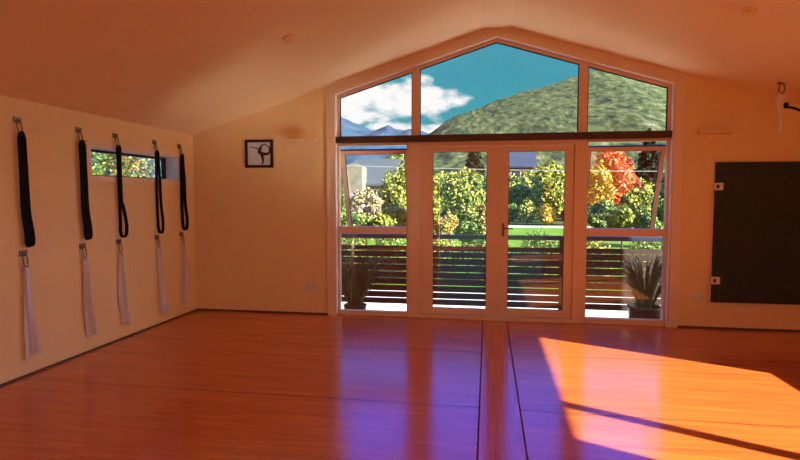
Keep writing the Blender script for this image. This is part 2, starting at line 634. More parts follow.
MEET = X(498.5)
DL = door('door_1', PL[1] + 0.033, MEET - 0.0015, X(432.7), X(486.8), Z(308.6, 460), Z(151.5, 460), 1)
DR = door('door_2', MEET + 0.0015, PR[0] - 0.033, X(508.3), X(564.5, 220), Z(309.8, 535), Z(150.8, 535), -1)
obj('astragal', B(MEET - 0.012, MEET + 0.022, YF1 - 0.015, YF1 + 0.003, zsill, ztop - 0.006), MT['joinery'], DR)
# lever handle on the right-hand leaf
hx = X(503.5)
hz = Z(228)
h = bmesh.new()
yh = YF0 - 0.005
box(h, hx - 0.014, hx + 0.014, yh - 0.008, yh, hz - 0.10, hz + 0.06, bevel=0.003)
cyl(h, (hx, hz), 0.009, 0.009, yh - 0.05, yh - 0.008, 12, 'y')
tube(h, [(hx, yh - 0.05, hz), (hx + 0.05, yh - 0.052, hz - 0.002), (hx + 0.11, yh - 0.05, hz - 0.004)], 0.008)
obj('door_handle', h, MT['steel'], DR, True)


# ---- sidelights: awning sash above, fixed pane below
def sidelight(name, a, b, zt1, zlow, stile_out):
    fr = 0.022
    ztr = (Z(233.5, 380), Z(229.5, 380) + 0.035)
    bm = bmesh.new()
    box(bm, a, a + fr, YF0, YF1, 0.0, bz[0])
    box(bm, b - fr, b, YF0, YF1, 0.0, bz[0])
    box(bm, a + fr, b - fr, YF0, YF1, bz[0] - 0.026, bz[0])
    box(bm, a + fr, b - fr, YF0 - 0.02, YF1, 0.0, zlow)
    w = struct(name, bm, MT['joinery'])
    obj('transom', B(a + fr, b - fr, YF0 - 0.012, YF1, ztr[0], ztr[1], bevel=0.003), MT['joinery'], w)
    pane([(a + fr, zlow), (b - fr, zlow), (b - fr, ztr[0]), (a + fr, ztr[0])], 'pane', w)
    # the open sash: modelled in its own plane (u across, v down), then tilted out at the foot
    top = Vector((0, YF1 + 0.005, bz[0] - 0.082))
    ang = math.radians(20)
    dv = Vector((0, math.sin(ang), -math.cos(ang)))
    nv = Vector((0, math.cos(ang), math.sin(ang)))
    Ls = 1.075
    a2, b2 = a + 0.012, b - 0.012

    def place(bm):
        for v in bm.verts:
            x, n, d = v.co
            v.co = top + Vector((x, 0, 0)) + dv * d + nv * n
        return bm
    t, st = 0.05, 0.052
    s = bmesh.new()
    box(s, a2, a2 + st, 0, 0.035, 0, Ls)
    box(s, b2 - st, b2, 0, 0.035, 0, Ls)
    box(s, a2 + st, b2 - st, 0, 0.035, 0, t)
    box(s, a2 + st, b2 - st, 0, 0.035, Ls - t, Ls)
    sash = obj('sash', place(s), MT['joinery'], w)
    p = bmesh.new()
    box(p, a2 + st, b2 - st, 0.014, 0.021, t, Ls - t)
    obj('pane', place(p), MT['glass'], sash)
    g = bmesh.new()
    box(g, a2, b2, 0.0, 0.035, -0.010, -0.0005)
    for q in ((a2 + st, a2 + st + 0.007, t, Ls - t), (b2 - st - 0.007, b2 - st, t, Ls - t), (a2 + st, b2 - st, Ls - t - 0.008, Ls - t), (a2 + st, b2 - st, t, t + 0.005)):
        box(g, q[0], q[1], 0.008, 0.0135, q[2], q[3])
    obj('gasket', place(g), MT['gasket'], sash)
    # friction stays at both sides
    for x in (a2 + 0.004, b2 - 0.004):
        e = top + Vector((x, 0, 0)) + dv * 0.42
        obj('stay', tube(bmesh.new(), [(x, YF1 - 0.01, bz[0] - 0.36), e], 0.005, 6), MT['steel'], w)
    # catch on the sash foot
    c = bmesh.new()
    mid = (a2 + b2) / 2
    box(c, mid - 0.05, mid + 0.05, -0.02, 0, Ls - 0.036, Ls - 0.014)
    obj('catch', place(c), MT['joinery'], sash)
    return w


sidelight('window_2', -OX + 0.014, PL[0] - 0.001, 0, 0.052, -1)
sidelight('window_3', PR[1] + 0.001, OX - 0.014, 0, 0.060, 1)

# ---- high window in the left wall (window_4)
y0, y1, z0, z1 = HW
bm = bmesh.new()                              # flat architrave on the wall
t = 0.055
X0, X1 = -XW, -XW + 0.012
box(bm, X0, X1, y0 - t, y0, z0 - t, z1 + t)
box(bm, X0, X1, y1, y1 + t, z0 - t, z1 + t)
box(bm, X0, X1, y0, y1, z1, z1 + t)
box(bm, X0, X1, y0, y1, z0 - t, z0)
w4 = struct('window_4', bm, MT['trim'])
j = bmesh.new()                               # painted jamb lining
box(j, -XW - 0.22, -XW, y0 - 0.0, y0 + 0.008, z0, z1)
box(j, -XW - 0.22, -XW, y1 - 0.008, y1, z0, z1)
box(j, -XW - 0.22, -XW, y0 + 0.008, y1 - 0.008, z1 - 0.008, z1)
box(j, -XW - 0.22, -XW, y0 + 0.008, y1 - 0.008, z0, z0 + 0.008)
obj('jamb', j, MT['jamb'], w4)
f = bmesh.new()
xa, xb = -XW - 0.21, -XW - 0.17
ya, yb, za, zb = y0 + 0.008, y1 - 0.008, z0 + 0.008, z1 - 0.008
box(f, xa, xb, ya, ya + 0.028, za, zb)
box(f, xa, xb, yb - 0.035, yb, za, zb)
box(f, xa, xb, ya + 0.028, yb - 0.035, za, za + 0.018)
box(f, xa, xb, ya + 0.028, yb - 0.035, zb - 0.022, zb)
obj('window_frame', f, MT['gasket'], w4)
obj('pane', B(-XW - 0.194, -XW - 0.186, ya + 0.028, yb - 0.035, za + 0.018, zb - 0.022), MT['glass'], w4)


# ---- out of view: sun window, plus side and rear ones added for fill
def side_window(name, h, mull):
    y0, y1, z0, z1 = h
    xa, xb = XW + 0.13, XW + 0.17
    bm = bmesh.new()
    e = 0.0
    for a, b in mull:
        box(bm, xa, xb, a, b, z0, z1)
    box(bm, XW + 0.001, XW + 0.03, y0 - 0.07, y0 - 0.001, z0 - 0.07, z1 + 0.07) if False else None
    w = struct(name, bm, MT['joinery'])
    cuts = [y0] + [v for a, b in mull for v in (a, b)] + [y1]
    for a, b in zip(cuts[::2], cuts[1::2]):
        obj('pane', B(XW + 0.146, XW + 0.154, a, b, z0, z1), MT['glass'], w)


side_window('window_5', SW, [(-4.295, -4.19)])
side_window('fill_window_side', SW_FILL, [(-8.05, -7.95)])
bm = bmesh.new()


def zr_(x):
    return 2.1


for x in (0.0,):
    prism(bm, [(x - 0.035, 0.06), (x + 0.035, 0.06), (x + 0.035, zr_(x + 0.035)), (x - 0.035, zr_(x - 0.035))], 'y', YR - 0.15, YR - 0.09)
w7 = struct('fill_window_rear', bm, MT['joinery'])
for a, b in ((-1.5, -0.035), (0.035, 1.5)):
    poly = [(a, 0.06), (b, 0.06), (b, zr_(b))] + [(a, zr_(a))]
    obj('pane', prism(bmesh.new(), poly, 'y', YR - 0.124, YR - 0.116), MT['glass'], w7)

# ------------------------------------------------------------------ things on the back wall
# picture
pa, pb = on(245, 140, 1, -0.012), on(273.2, 167.6, 1, -0.012)
px0, px1, pz0, pz1 = pa.x, pb.x, pb.z, pa.z
t = 0.032
pic = thing('picture_frame', 'small square black-framed print of a dancer pose on the wall left of the windows', 'picture', ((px0 + px1) / 2, -0.012, pz0))
bm = bmesh.new()
box(bm, px0, px0 + t, -0.024, -0.0005, pz0, pz1)
box(bm, px1 - t, px1, -0.024, -0.0005, pz0, pz1)
box(bm, px0 + t, px1 - t, -0.024, -0.0005, pz0, pz0 + t)
box(bm, px0 + t, px1 - t, -0.024, -0.0005, pz1 - t, pz1)
obj('frame', bm, MT['blackframe'], pic)
pr = obj('print', B(px0 + t, px1 - t, -0.010, -0.001, pz0 + t, pz1 - t), MT['print'], pic)


def pp(u, v):          # u,v inside the print, v down
    return (px0 + t + (px1 - px0 - 2 * t) * u, -0.0112, pz1 - t - (pz1 - pz0 - 2 * t) * v)


bm = bmesh.new()
W = 0.36


def limb(pts, rad):
    q = smooth_path([pp(*p) for p in pts], 6)
    n = len(q)
    rr = [rad[0] + (rad[1] - rad[0]) * i / (n - 1) for i in range(n)]
    before = len(bm.verts)
    tube(bm, q, rr, 8)
    bm.verts.ensure_lookup_table()
    for v in bm.verts[before:]:
        v.co.y = -0.0112 + (v.co.y + 0.0112) * 0.04


limb([(0.10, 0.20), (0.30, 0.235), (0.52, 0.29)], (0.003, 0.008))           # reaching arm
limb([(0.56, 0.20), (0.55, 0.30), (0.50, 0.42), (0.62, 0.50)], (0.016, 0.024))   # torso
limb([(0.56, 0.16), (0.585, 0.17)], (0.018, 0.017))                          # head
limb([(0.60, 0.49), (0.80, 0.52), (0.95, 0.47)], (0.022, 0.014))             # raised thigh
limb([(0.95, 0.48), (0.955, 0.34), (0.93, 0.17)], (0.013, 0.007))            # raised shin
limb([(0.58, 0.20), (0.74, 0.09), (0.92, 0.20)], (0.009, 0.005))             # arm holding the foot
limb([(0.61, 0.50), (0.65, 0.66), (0.665, 0.80), (0.66, 0.92)], (0.022, 0.009))  # standing leg
limb([(0.67, 0.925), (0.58, 0.94)], (0.009, 0.005))                          # foot
obj('silhouette', bm, MT['ink'], pr)


# slim ledge-shaped uplighters
def wall_light(label, x0, x1, z, depth):
    bm = bmesh.new()
    prism(bm, [(-0.0005, z - 0.028), (-depth * 0.9, z - 0.022), (-depth, z - 0.012), (-depth, z + 0.004), (-depth + 0.012, z + 0.004),
               (-depth + 0.014, z - 0.010), (-0.014, z - 0.014), (-0.012, z + 0.004), (-0.0005, z + 0.004)], 'x', x0, x1)
    o = obj('wall_light', bm, MT['wall'])
    return tag(o, label, 'wall light', 'slim wall uplighters')


wall_light('slim cream uplighter ledge high on the wall beside the framed print', -2.515, -2.15, 2.178, 0.125)
wall_light('slim cream uplighter ledge high on the wall above the dark panel', 2.165, 2.485, 2.172, 0.125)


# power outlets
def outlet(label, px, py, w, h):
    c = on(px, py, 1, 0)
    th = thing('power_outlet', label, 'power outlet', (c.x, 0, c.z), 'power outlets')
    obj('plate', B(c.x - w / 2, c.x + w / 2, -0.012, -0.0005, c.z - h / 2, c.z + h / 2, bevel=0.003), MT['plastic'], th)
    for s in (-1, 1):
        bm = bmesh.new()
        cx = c.x + s * w * 0.25
        for dx, rz in ((-0.010, 0.006), (0.010, 0.006), (0.0, -0.014)):
            box(bm, cx + dx - 0.0018, cx + dx + 0.0018, -0.0128, -0.0118, c.z + rz - 0.006, c.z + rz + 0.006)
        obj('socket', bm, MT['slot'], th)
        obj('rocker', B(c.x + s * w * 0.25 + 0.012, c.x + s * w * 0.25 + 0.024, -0.015, -0.0121, c.z + 0.012, c.z + 0.026), MT['plastic'], th)


outlet('white double power outlet low on the wall below the framed print', 312, 286.7, 0.165, 0.088)
outlet('white double power outlet low on the wall beside the dark panel', 698, 297, 0.165, 0.076)

# dark panel held on by clips
bx0 = on(713.6, 232, 1, -0.02).x
bz0, bz1 = 0.302, 1.842
bp = thing('wall_panel', 'large dark brown panel clipped to the wall right of the windows', 'wall panel', (bx0 + 0.6, -0.02, bz0))
obj('board', B(bx0, bx0 + 1.22, -0.032, -0.0005, bz0, bz1, bevel=0.003), MT['panel'], bp)
for z in (1.578, 0.545):
    for xs, sg in ((bx0, 1), (bx0 + 1.22, -1)):
        c = obj('clip', B(min(xs - sg * 0.022, xs + sg * 0.075), max(xs - sg * 0.022, xs + sg * 0.075), -0.044, -0.0325, z - 0.04, z + 0.04, bevel=0.004), MT['plastic'], bp)
        c['label'] = 'white clip'
        s = obj('latch', B(xs + sg * 0.005 - 0.012 + 0.012 * sg, xs + sg * 0.005 + 0.014 + 0.012 * sg, -0.049, -0.0442, z - 0.020, z + 0.020), MT['slot'], c)

# ------------------------------------------------------------------ things on the ceiling


def on_ceiling(px, py):
    d = ray(px, py)
    sx = 1 if d.x > 0 else -1
    # z = 3.375 - k (|x| - FLAT)
    k = 0.3098
    # CAM.z + t dz = 3.375 + k FLAT - k sx (CAM.x + t dx)
    tt = (3.375 + k * FLAT - k * sx * CAM.x - CAM.z) / (d.z + k * sx * d.x)
    return CAM + d * tt, sx


def detector(px, py, label):
    p, sx = on_ceiling(px, py)
    slope = math.atan(0.3098)
    rot = Matrix.Rotation(sx * slope, 4, 'Y')
    root = thing('smoke_detector', label, 'smoke detector', p, 'ceiling detectors')
    b = lathe(bmesh.new(), (0, 0), [(0.055, -0.0005), (0.056, -0.012), (0.050, -0.016)], 24)
    c = lathe(bmesh.new(), (0, 0), [(0.036, -0.016), (0.038, -0.030), (0.030, -0.042), (0.010, -0.046)], 24)
    for nm, q in (('base', b), ('cover', c)):
        for v in q.verts:
            v.co = (rot @ v.co) + p
        obj(nm, q, MT['ceiling'], root, True)


detector(288, 37.5, 'small round ceiling detector on the left slope above the framed print')
detector(750, 10, 'small round ceiling detector on the right slope near the top edge')

# ceiling sling at the right
p, sx = on_ceiling(782, 83)
hook = thing('ceiling_hook', 'small metal ceiling hook at upper right above the dark panel', 'hook', p)
bm = bmesh.new()
box(bm, p.x - 0.035, p.x + 0.035, p.y - 0.02, p.y + 0.02, p.z - 0.012, p.z + 0.010)
obj('plate', bm, MT['steel'], hook)
ring = [(p.x + 0.026 * math.cos(a), p.y, p.z - 0.055 + 0.05 * math.sin(a)) for a in [2 * math.pi * i / 20 for i in range(20)]]
obj('ring', tube(bmesh.new(), ring, 0.006, 8, True), MT['steel'], hook, True)
zt = p.z - 0.098
sl = thing('strap', 'short pale strap hanging from the ceiling hook at upper right', 'strap', (p.x, p.y, p.z - 0.45))
yy = p.y


def at(px, py):
    return on(px, py, 1, yy)


path = smooth_path([at(781.5, 92), at(779.3, 98), at(778.5, 107), at(780.5, 116), at(781.0, 124), at(779.5, 130), at(778.5, 134)], 6)
obj('webbing', ribbon(bmesh.new(), path, Vector((1, 0.25, 0)), 0.034, 0.004), MT['whiteweb'], sl)
path = smooth_path([at(784.3, 92) + Vector((0, .004, 0)), at(785.2, 98), at(785.0, 103)], 6)
obj('webbing', ribbon(bmesh.new(), path, Vector((1, 0.25, 0)), 0.02, 0.004), MT['whiteweb'], sl)
rp = thing('rope', 'black rope running off to the right from the pale ceiling strap', 'rope', at(786, 108))
q = [at(785, 107.5), at(790, 107.3), at(796, 108.8), at(803, 111.5), at(815, 116), at(835, 122)]
obj('cord', tube(bmesh.new(), smooth_path(q, 5), 0.012, 8), MT['blackweb'], rp, True)
k = bmesh.new()
c = at(785.5, 105.5)
tube(k, [c + Vector((0.012 * math.cos(a), -0.014, 0.018 * math.sin(a))) for a in [2 * math.pi * i / 16 for i in range(16)]], 0.0125, 8, True)
obj('knot', k, MT['blackweb'], rp, True)

# ------------------------------------------------------------------ straps and hooks on the left wall
YS = [-2.607, -1.957, -1.46, -0.817, -0.319]
ORD = ['leftmost', 'second from the left', 'middle', 'second from the right', 'rightmost']
NEAR = ['left of the high window', 'just left of the high window', 'in front of the high window', 'across the right part of the high window', 'at the right jamb of the high window']


def make_hook(y, z):
    h = thing('wall_hook', '', 'hook', (-XW, y, z))
    obj('plate', B(-XW + 0.0005, -XW + 0.008, y - 0.038, y + 0.038, z - 0.030, z + 0.018, bevel=0.002), MT['steel'], h)
    pts = [(-XW + 0.012 + 0.020 * (1 - math.cos(a)) * 0.5, y + 0.022 * math.sin(a), z - 0.064 + 0.062 * math.cos(a)) for a in [2 * math.pi * i / 18 for i in range(18)]]
    obj('ring', tube(bmesh.new(), pts, 0.0055, 8, True), MT['steel'], h, True)
    for s in (-1, 1):
        obj('screw', cyl(bmesh.new(), (y + s * 0.027, z + 0.006), 0.006, 0.005, -XW + 0.008, -XW + 0.011, 10, 'x'), MT['steel'], h)
    return h


hk = make_hook(YS[0], 2.085)
hooks = []
for zz in (2.085, 1.015):
    for i, y in enumerate(YS):
        if zz > 2 and i == 0:
            o = hk
        else:
            o = hk.copy()
            COL.objects.link(o)
            for ch in list(hk.children):
                c2 = ch.copy()
                c2.parent = o
                COL.objects.link(c2)
        o.location = (-XW, y, zz)
        o['group'] = 'metal hooks on the left wall'
        row = 'upper row, holding a black strap' if zz > 2 else 'lower row, holding a pale strap'
        o['label'] = 'small metal wall hook, ' + ORD[i] + ' of the ' + row
        o['category'] = 'hook'

XS = -XW + 0.022


def black_strap(i):
    y = YS[i]
    zt, zbm = 1.945, [1.06, 1.068, 1.056, 1.054, 1.062][i]
    lab = ['thick black looped strap hanging farthest left on the left wall',
           'thick black looped strap hanging just left of the high window',
           'black strap with a teardrop loop hanging in front of the high window',
           'open black loop strap hanging across the right part of the high window',
           'black loop strap hanging by the right jamb of the high window'][i]
    th = thing('strap', lab, 'strap', (XS, y, zbm), 'black straps on the left wall')

    def P(dy, z, dx=0.0):
        return (XS + dx, y + dy, z)
    bm = bmesh.new()
    n0 = bmesh.new()
    if i < 2:       # several turns of webbing hanging close together
        for k, (a, b, c, dx) in enumerate(((-0.024, -0.018, 0.002, 0.0), (-0.018, -0.010, 0.012, 0.012), (-0.012, -0.002, 0.022, 0.006))):
            # each turn: down one side, round the foot, up the other
            path = [P(a, zt, dx), P(a + 0.004, zt - 0.30, dx), P(b, zt - 0.60, dx), P(c, zbm + 0.12, dx), P(c + 0.004, zbm + 0.03, dx),
                    P(c + 0.018, zbm + 0.004 + 0.006 * k, dx + 0.004), P(c + 0.034, zbm + 0.03, dx + 0.008), P(c + 0.032, zbm + 0.12, dx + 0.008),
                    P(b + 0.030, zt - 0.60, dx + 0.008), P(a + 0.030, zt - 0.30, dx + 0.008), P(a + 0.022, zt, dx + 0.008)]
            ribbon(bm, smooth_path(path, 5), Vector((0.75, 1, 0)), 0.026, 0.007)
    elif i == 2:
        n = 22
        left = [P(-0.012, zt), P(-0.012, zt - 0.3), P(-0.008, zt - 0.56), P(-0.008, zt - 0.66), P(-0.008, zbm + 0.14)]
        loop = [P(-0.010, zbm + 0.06), P(0.012, zbm + 0.004), P(0.045, zbm), P(0.078, zbm + 0.03), P(0.086, zbm + 0.11), P(0.066, zbm + 0.22), P(0.032, zbm + 0.34)]
        right = [P(0.014, zt - 0.56), P(0.012, zt - 0.3), P(0.012, zt)]
        ribbon(bm, smooth_path(left + loop + right, 6), Vector((1, 0.45, 0)), 0.032, 0.007)
        # the doubled upper part
        ribbon(bm, smooth_path([P(0, zt, 0.01), P(0.0, zt - 0.3, 0.012), P(0.006, zt - 0.58, 0.01)], 6), Vector((0.2, 1, 0)), 0.034, 0.006)
    else:
        wd = [0, 0, 0, 0.070, 0.076][i]
        left = [P(-0.018, zt), P(-0.026, zt - 0.3), P(-0.026, zt - 0.6), P(-0.020, zbm + 0.14)]
        loop = [P(-0.012, zbm + 0.05), P(0.012, zbm + 0.004), P(0.045, zbm), P(wd, zbm + 0.04), P(wd + 0.004, zbm + 0.14)]
        right = [P(0.046, zt - 0.55), P(0.034, zt - 0.25), P(0.012, zt)]
        ribbon(bm, smooth_path(left + loop + right, 6), Vector((1, 0.45, 0)), 0.030 if i == 3 else 0.036, 0.007)
    obj('webbing', bm, MT['blackweb'], th)
    # stitched eye at the hook
    e = bmesh.new()
    ribbon(e, smooth_path([P(-0.020, zt - 0.03), P(-0.016, zt + 0.02), P(0, zt + 0.040), P(0.016, zt + 0.02), P(0.020, zt - 0.03)], 4), Vector((1, 0, 0)), 0.03, 0.006)
    obj('eye', e, MT['blackweb'], th)


def white_strap(i):
    y = YS[i]
    zt = 0.892
    zbm = [0.138, 0.141, 0.134, 0.114, 0.135][i]
    lab = ['pale webbing strap hanging from the lower hook, leftmost of five, widening at its foot',
           'pale webbing strap hanging below the thick black strap left of the high window',
           'pale webbing strap below the black teardrop loop, its strands crossed',
           'pale webbing strap, fourth from the left, flaring wide at its foot',
           'narrow pale webbing strap nearest the corner of the left wall'][i]
    th = thing('strap', lab, 'strap', (XS, y, zbm), 'pale straps on the left wall')
    bm = bmesh.new()

    def P(dy, z, dx=0.0):
        return (XS + dx, y + dy, z)
    shapes = [
        [((-0.008, 0.0, 0.0, 0.02), (0.02, 0.03, 0.055, 0.085), 0.05), ((0.01, 0.03, 0.06, 0.05), (0, 0, 0, 0), 0.055)],
    ]
    r = random.Random(40 + i)
    sets = {
        0: [(-0.010, -0.012, -0.02, -0.01, 0.034), (0.012, 0.035, 0.065, 0.085, 0.036), (0.0, 0.012, 0.025, 0.04, 0.046)],
        1: [(-0.010, -0.004, -0.004, 0.030, 0.034), (0.012, 0.030, 0.060, 0.085, 0.040), (0.0, 0.015, 0.030, 0.055, 0.046)],
        2: [(-0.012, -0.014, -0.018, 0.075, 0.038), (0.016, 0.034, 0.040, -0.005, 0.038), (0.002, 0.008, 0.015, 0.035, 0.04)],
        3: [(-0.006, 0.002, 0.010, 0.010, 0.030), (0.010, 0.022, 0.060, 0.095, 0.036), (0.004, 0.014, 0.036, 0.055, 0.05)],
        4: [(-0.006, -0.004, -0.004, 0.012, 0.026), (0.018, 0.062, 0.058, 0.014, 0.036)],
    }[i]
    for k, (a, b, c, d, w) in enumerate(sets):
        dx = 0.012 * k
        zb_ = zbm + (0.02 * k if k else 0)
        path = smooth_path([P(a * 0.8, zt, dx * 0.6), P(b * 0.7 - 0.006, zt - 0.25, dx), P(c * 0.85 - 0.006, zt - 0.52, dx + 0.006), P(d - 0.006, zb_, dx)], 8)
        n = len(path)
        tw = [Vector((math.cos(0.9 + 0.8 * math.sin(2.2 * t / n + k + i)), math.sin(0.9 + 0.8 * math.sin(2.2 * t / n + k + i)), 0)) for t in range(n)]
        ribbon(bm, path, tw, [w * (0.62 + 0.70 * t / (n - 1)) for t in range(n)], 0.005)
    obj('webbing', bm, MT['whiteweb'], th)
    e = bmesh.new()
    ribbon(e, smooth_path([P(-0.016, zt - 0.03), P(-0.012, zt + 0.015), P(0, zt + 0.026), P(0.012, zt + 0.015), P(0.016, zt - 0.03)], 4), Vector((1, 0, 0)), 0.028, 0.005)
    obj('eye', e, MT['whiteweb'], th)


XS = -XW + 0.036
for i in range(5):
    black_strap(i)
XS = -XW + 0.022
for i in range(5):
    white_strap(i)

c = on(188, 181, 0, -XW)
sw = thing('light_switch', 'small white light switch plate on the left wall near the corner', 'light switch', (-XW, c.y, c.z))
obj('plate', B(-XW + 0.0005, -XW + 0.010, c.y - 0.04, c.y + 0.04, c.z - 0.055, c.z + 0.055, bevel=0.002), MT['plastic'], sw)
obj('rocker', B(-XW + 0.0102, -XW + 0.015, c.y - 0.012, c.y + 0.012, c.z - 0.02, c.z + 0.02, bevel=0.001), MT['plastic'], sw)

# ------------------------------------------------------------------ outside: deck and balustrade
DZ = -0.36
bm = bmesh.new()
for k in range(9):
    box(bm, -4.2, 4.2, 0.205 + k * 0.145, 0.205 + k * 0.145 + 0.138, DZ - 0.03, DZ)
struct('deck', bm, MT['deck'])
YB = 1.3
gaps = [251.8, 258.4, 265.4, 272.6, 279.4, 286.2, 292.9, 299.6]
zb = [on(460, p, 1, YB).z for p in gaps]
topz = on(460, 246.6, 1, YB).z
bot = on(460, 305.6, 1, YB).z
g = 0.0062
bal = thing('balustrade', 'dark brown slatted balustrade with a blue-grey top rail on the deck', 'balustrade', (0, YB, DZ))
bm = bmesh.new()
edges = [topz] + [v for z in zb for v in (z + g, z - g)] + [bot]
for a, b in zip(edges[::2], edges[1::2]):
    box(bm, -4.1, 4.1, YB, YB + 0.022, b, a)
obj('slat_panel', bm, MT['slat'], bal)
rz0, rz1 = on(460, 239.2, 1, YB).z, on(460, 234.8, 1, YB).z
obj('top_rail', B(-4.15, 4.15, YB - 0.02, YB + 0.07, rz0, rz1, bevel=0.006), MT['rail'], bal)
for x in (-4.05, -2.9, -0.93, 0.94, 2.9, 4.05):
    obj('post', B(x - 0.03, x + 0.03, YB + 0.0225, YB + 0.07, DZ, rz0), MT['slat'], bal)


def potted(label, cx, cy, R, H, n, hmax, seed, spread):
    r = random.Random(seed)
    th = thing('potted_plant', label, 'potted plant', (cx, cy, DZ), 'potted plants on the deck')
    pot = lathe(bmesh.new(), (cx, cy), [(R * 0.66, DZ), (R * 0.92, DZ + H * 0.45), (R, DZ + H * 0.92), (R * 1.05, DZ + H * 0.94), (R * 1.05, DZ + H), (R * 0.93, DZ + H), (R * 0.9, DZ + H * 0.9)], 28)
    obj('pot', pot, MT['pot'], th, True)
    obj('soil', cyl(bmesh.new(), (cx, cy), R * 0.895, R * 0.895, DZ + H * 0.86, DZ + H * 0.905, 24), MT['soil'], th)
    bm = bmesh.new()
    for k in range(n):
        a = r.uniform(0, 2 * math.pi)
        out = r.uniform(0.25, 1.0)
        hh = r.uniform(0.55, 1.0) * hmax
        base = Vector((cx + 0.07 * math.cos(a), cy + 0.07 * math.sin(a), DZ + H * 0.88))
        dirv = Vector((math.cos(a), math.sin(a) * 0.45, 0))
        sp = out * spread
        pts = smooth_path([base, base + dirv * sp * 0.25 + Vector((0, 0, hh * 0.45)), base + dirv * sp * 0.65 + Vector((0, 0, hh * 0.85)), base + dirv * sp * 1.1 + Vector((0, 0, hh * (0.98 - 0.2 * out)))], 4)
        m = len(pts)
        ws = [0.021 * (1 - (i / (m - 1)) ** 2) + 0.003 for i in range(m)]
        ribbon(bm, pts, Vector((-math.sin(a), math.cos(a), 0.2)), ws, 0.003)
    obj('foliage', bm, MT['strapleaf'], th)


c = on(355, 300, 1, 0.78)
potted('dark potted plant with strappy leaves on the deck behind the left sidelight', c.x, 0.78, 0.155, 0.34, 120, 0.80, 3, 0.62)
c = on(645, 300, 1, 0.78)
potted('dark potted plant with strappy leaves on the deck behind the right sidelight', c.x, 0.78, 0.20, 0.44, 90, 0.80, 5, 0.50)

# ------------------------------------------------------------------ outside: ground
GZ = -1.2
struct('driveway', B(-30, 30, 1.75, 9.2, GZ - 0.15, GZ), MT['drive'])
struct('lawn', B(-60, 60, 9.2, 41.0, GZ - 0.15, GZ + 0.01), MT['grass'])
struct('road', B(-120, 120, 41.0, 44.0, GZ - 0.15, GZ + 0.03), MT['road'])
struct('field', B(-400, 400, 44.0, 330, GZ - 0.2, GZ), MT['field'])
bm = B(-60, -4.02, -40, 1.75, GZ - 0.2, GZ - 0.01)
box(bm, 4.0, 60, -40, 1.75, GZ - 0.2, GZ - 0.01)
box(bm, -4.02, 4.0, -40, -9.55, GZ - 0.2, GZ - 0.01)
struct('yard', bm, MT['field'])
bm = B(-4.02, 4.0, -9.5, 0.2, GZ - 0.2, -0.201)
struct('foundation', bm, MT['ply'])


def relief(name, prof_px, yr, yf, m, amp, freq, nx, ny, seed, back=1.4, power=1.0):
    """a real hill: ridge height along its length, falling to its foot towards us and behind"""
    pts = [on(a, b, 1, yr) for a, b in prof_px]
    xs = np.array([p.x for p in pts])
    zs = np.array([p.z for p in pts])
    bm = bmesh.new()
    grid = []
    X_ = np.linspace(xs[0], xs[-1], nx)
    H_ = np.interp(X_, xs, zs)
    for j in range(ny + 6):
        row = []
        for i, x in enumerate(X_):
            if j <= ny:
                s = j / ny
                y = yf + (yr - yf) * s
                base = GZ + (H_[i] - GZ) * (s ** power)
                k = min(1, s * 3)
            else:
                s = (j - ny) / 6
                y = yr + (yr - yf) * back * s
                base = H_[i] + (GZ - H_[i]) * s
                k = 1 - s
            # foot fans out with distance so that slopes face us
            xx = CAM.x + (x - CAM.x) * (0.25 + 0.75 * (y / yr)) if y < yr else x
            n = noise.fractal(Vector((xx * freq + seed, y * freq, base * freq * 1.5)), 1.0, 2.1, 6)
            n2 = noise.fractal(Vector((xx * freq * 6 + seed, y * freq * 6, 0.3)), 1.0, 2.1, 4)
            z = base + k * (amp * n + amp * 0.22 * n2)
            row.append(bm.verts.new((xx, y, z)))
        grid.append(row)
    for j in range(len(grid) - 1):
        for i in range(nx - 1):
            bm.faces.new((grid[j][i], grid[j][i + 1], grid[j + 1][i + 1], grid[j + 1][i]))
    return struct(name, bm, m, True)


relief('hill', [(330, 176), (380, 160), (405, 150), (420, 140), (432, 133), (446, 122), (460, 114), (480, 108), (500, 100), (520, 93), (550, 84), (578, 76),
                (592, 70), (604, 68), (616, 69), (640, 76), (669, 85), (720, 100), (800, 120), (950, 150)], 760, 110, MT['hill'], 3.5, 0.016, 240, 110, 3.3, power=1.15)
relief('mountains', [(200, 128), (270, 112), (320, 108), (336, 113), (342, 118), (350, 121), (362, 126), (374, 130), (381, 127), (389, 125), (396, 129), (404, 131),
                     (412, 130), (430, 134), (470, 140), (560, 150)], 6000, 1600, MT['mountain'], 60, 0.0012, 200, 60, 8.1)


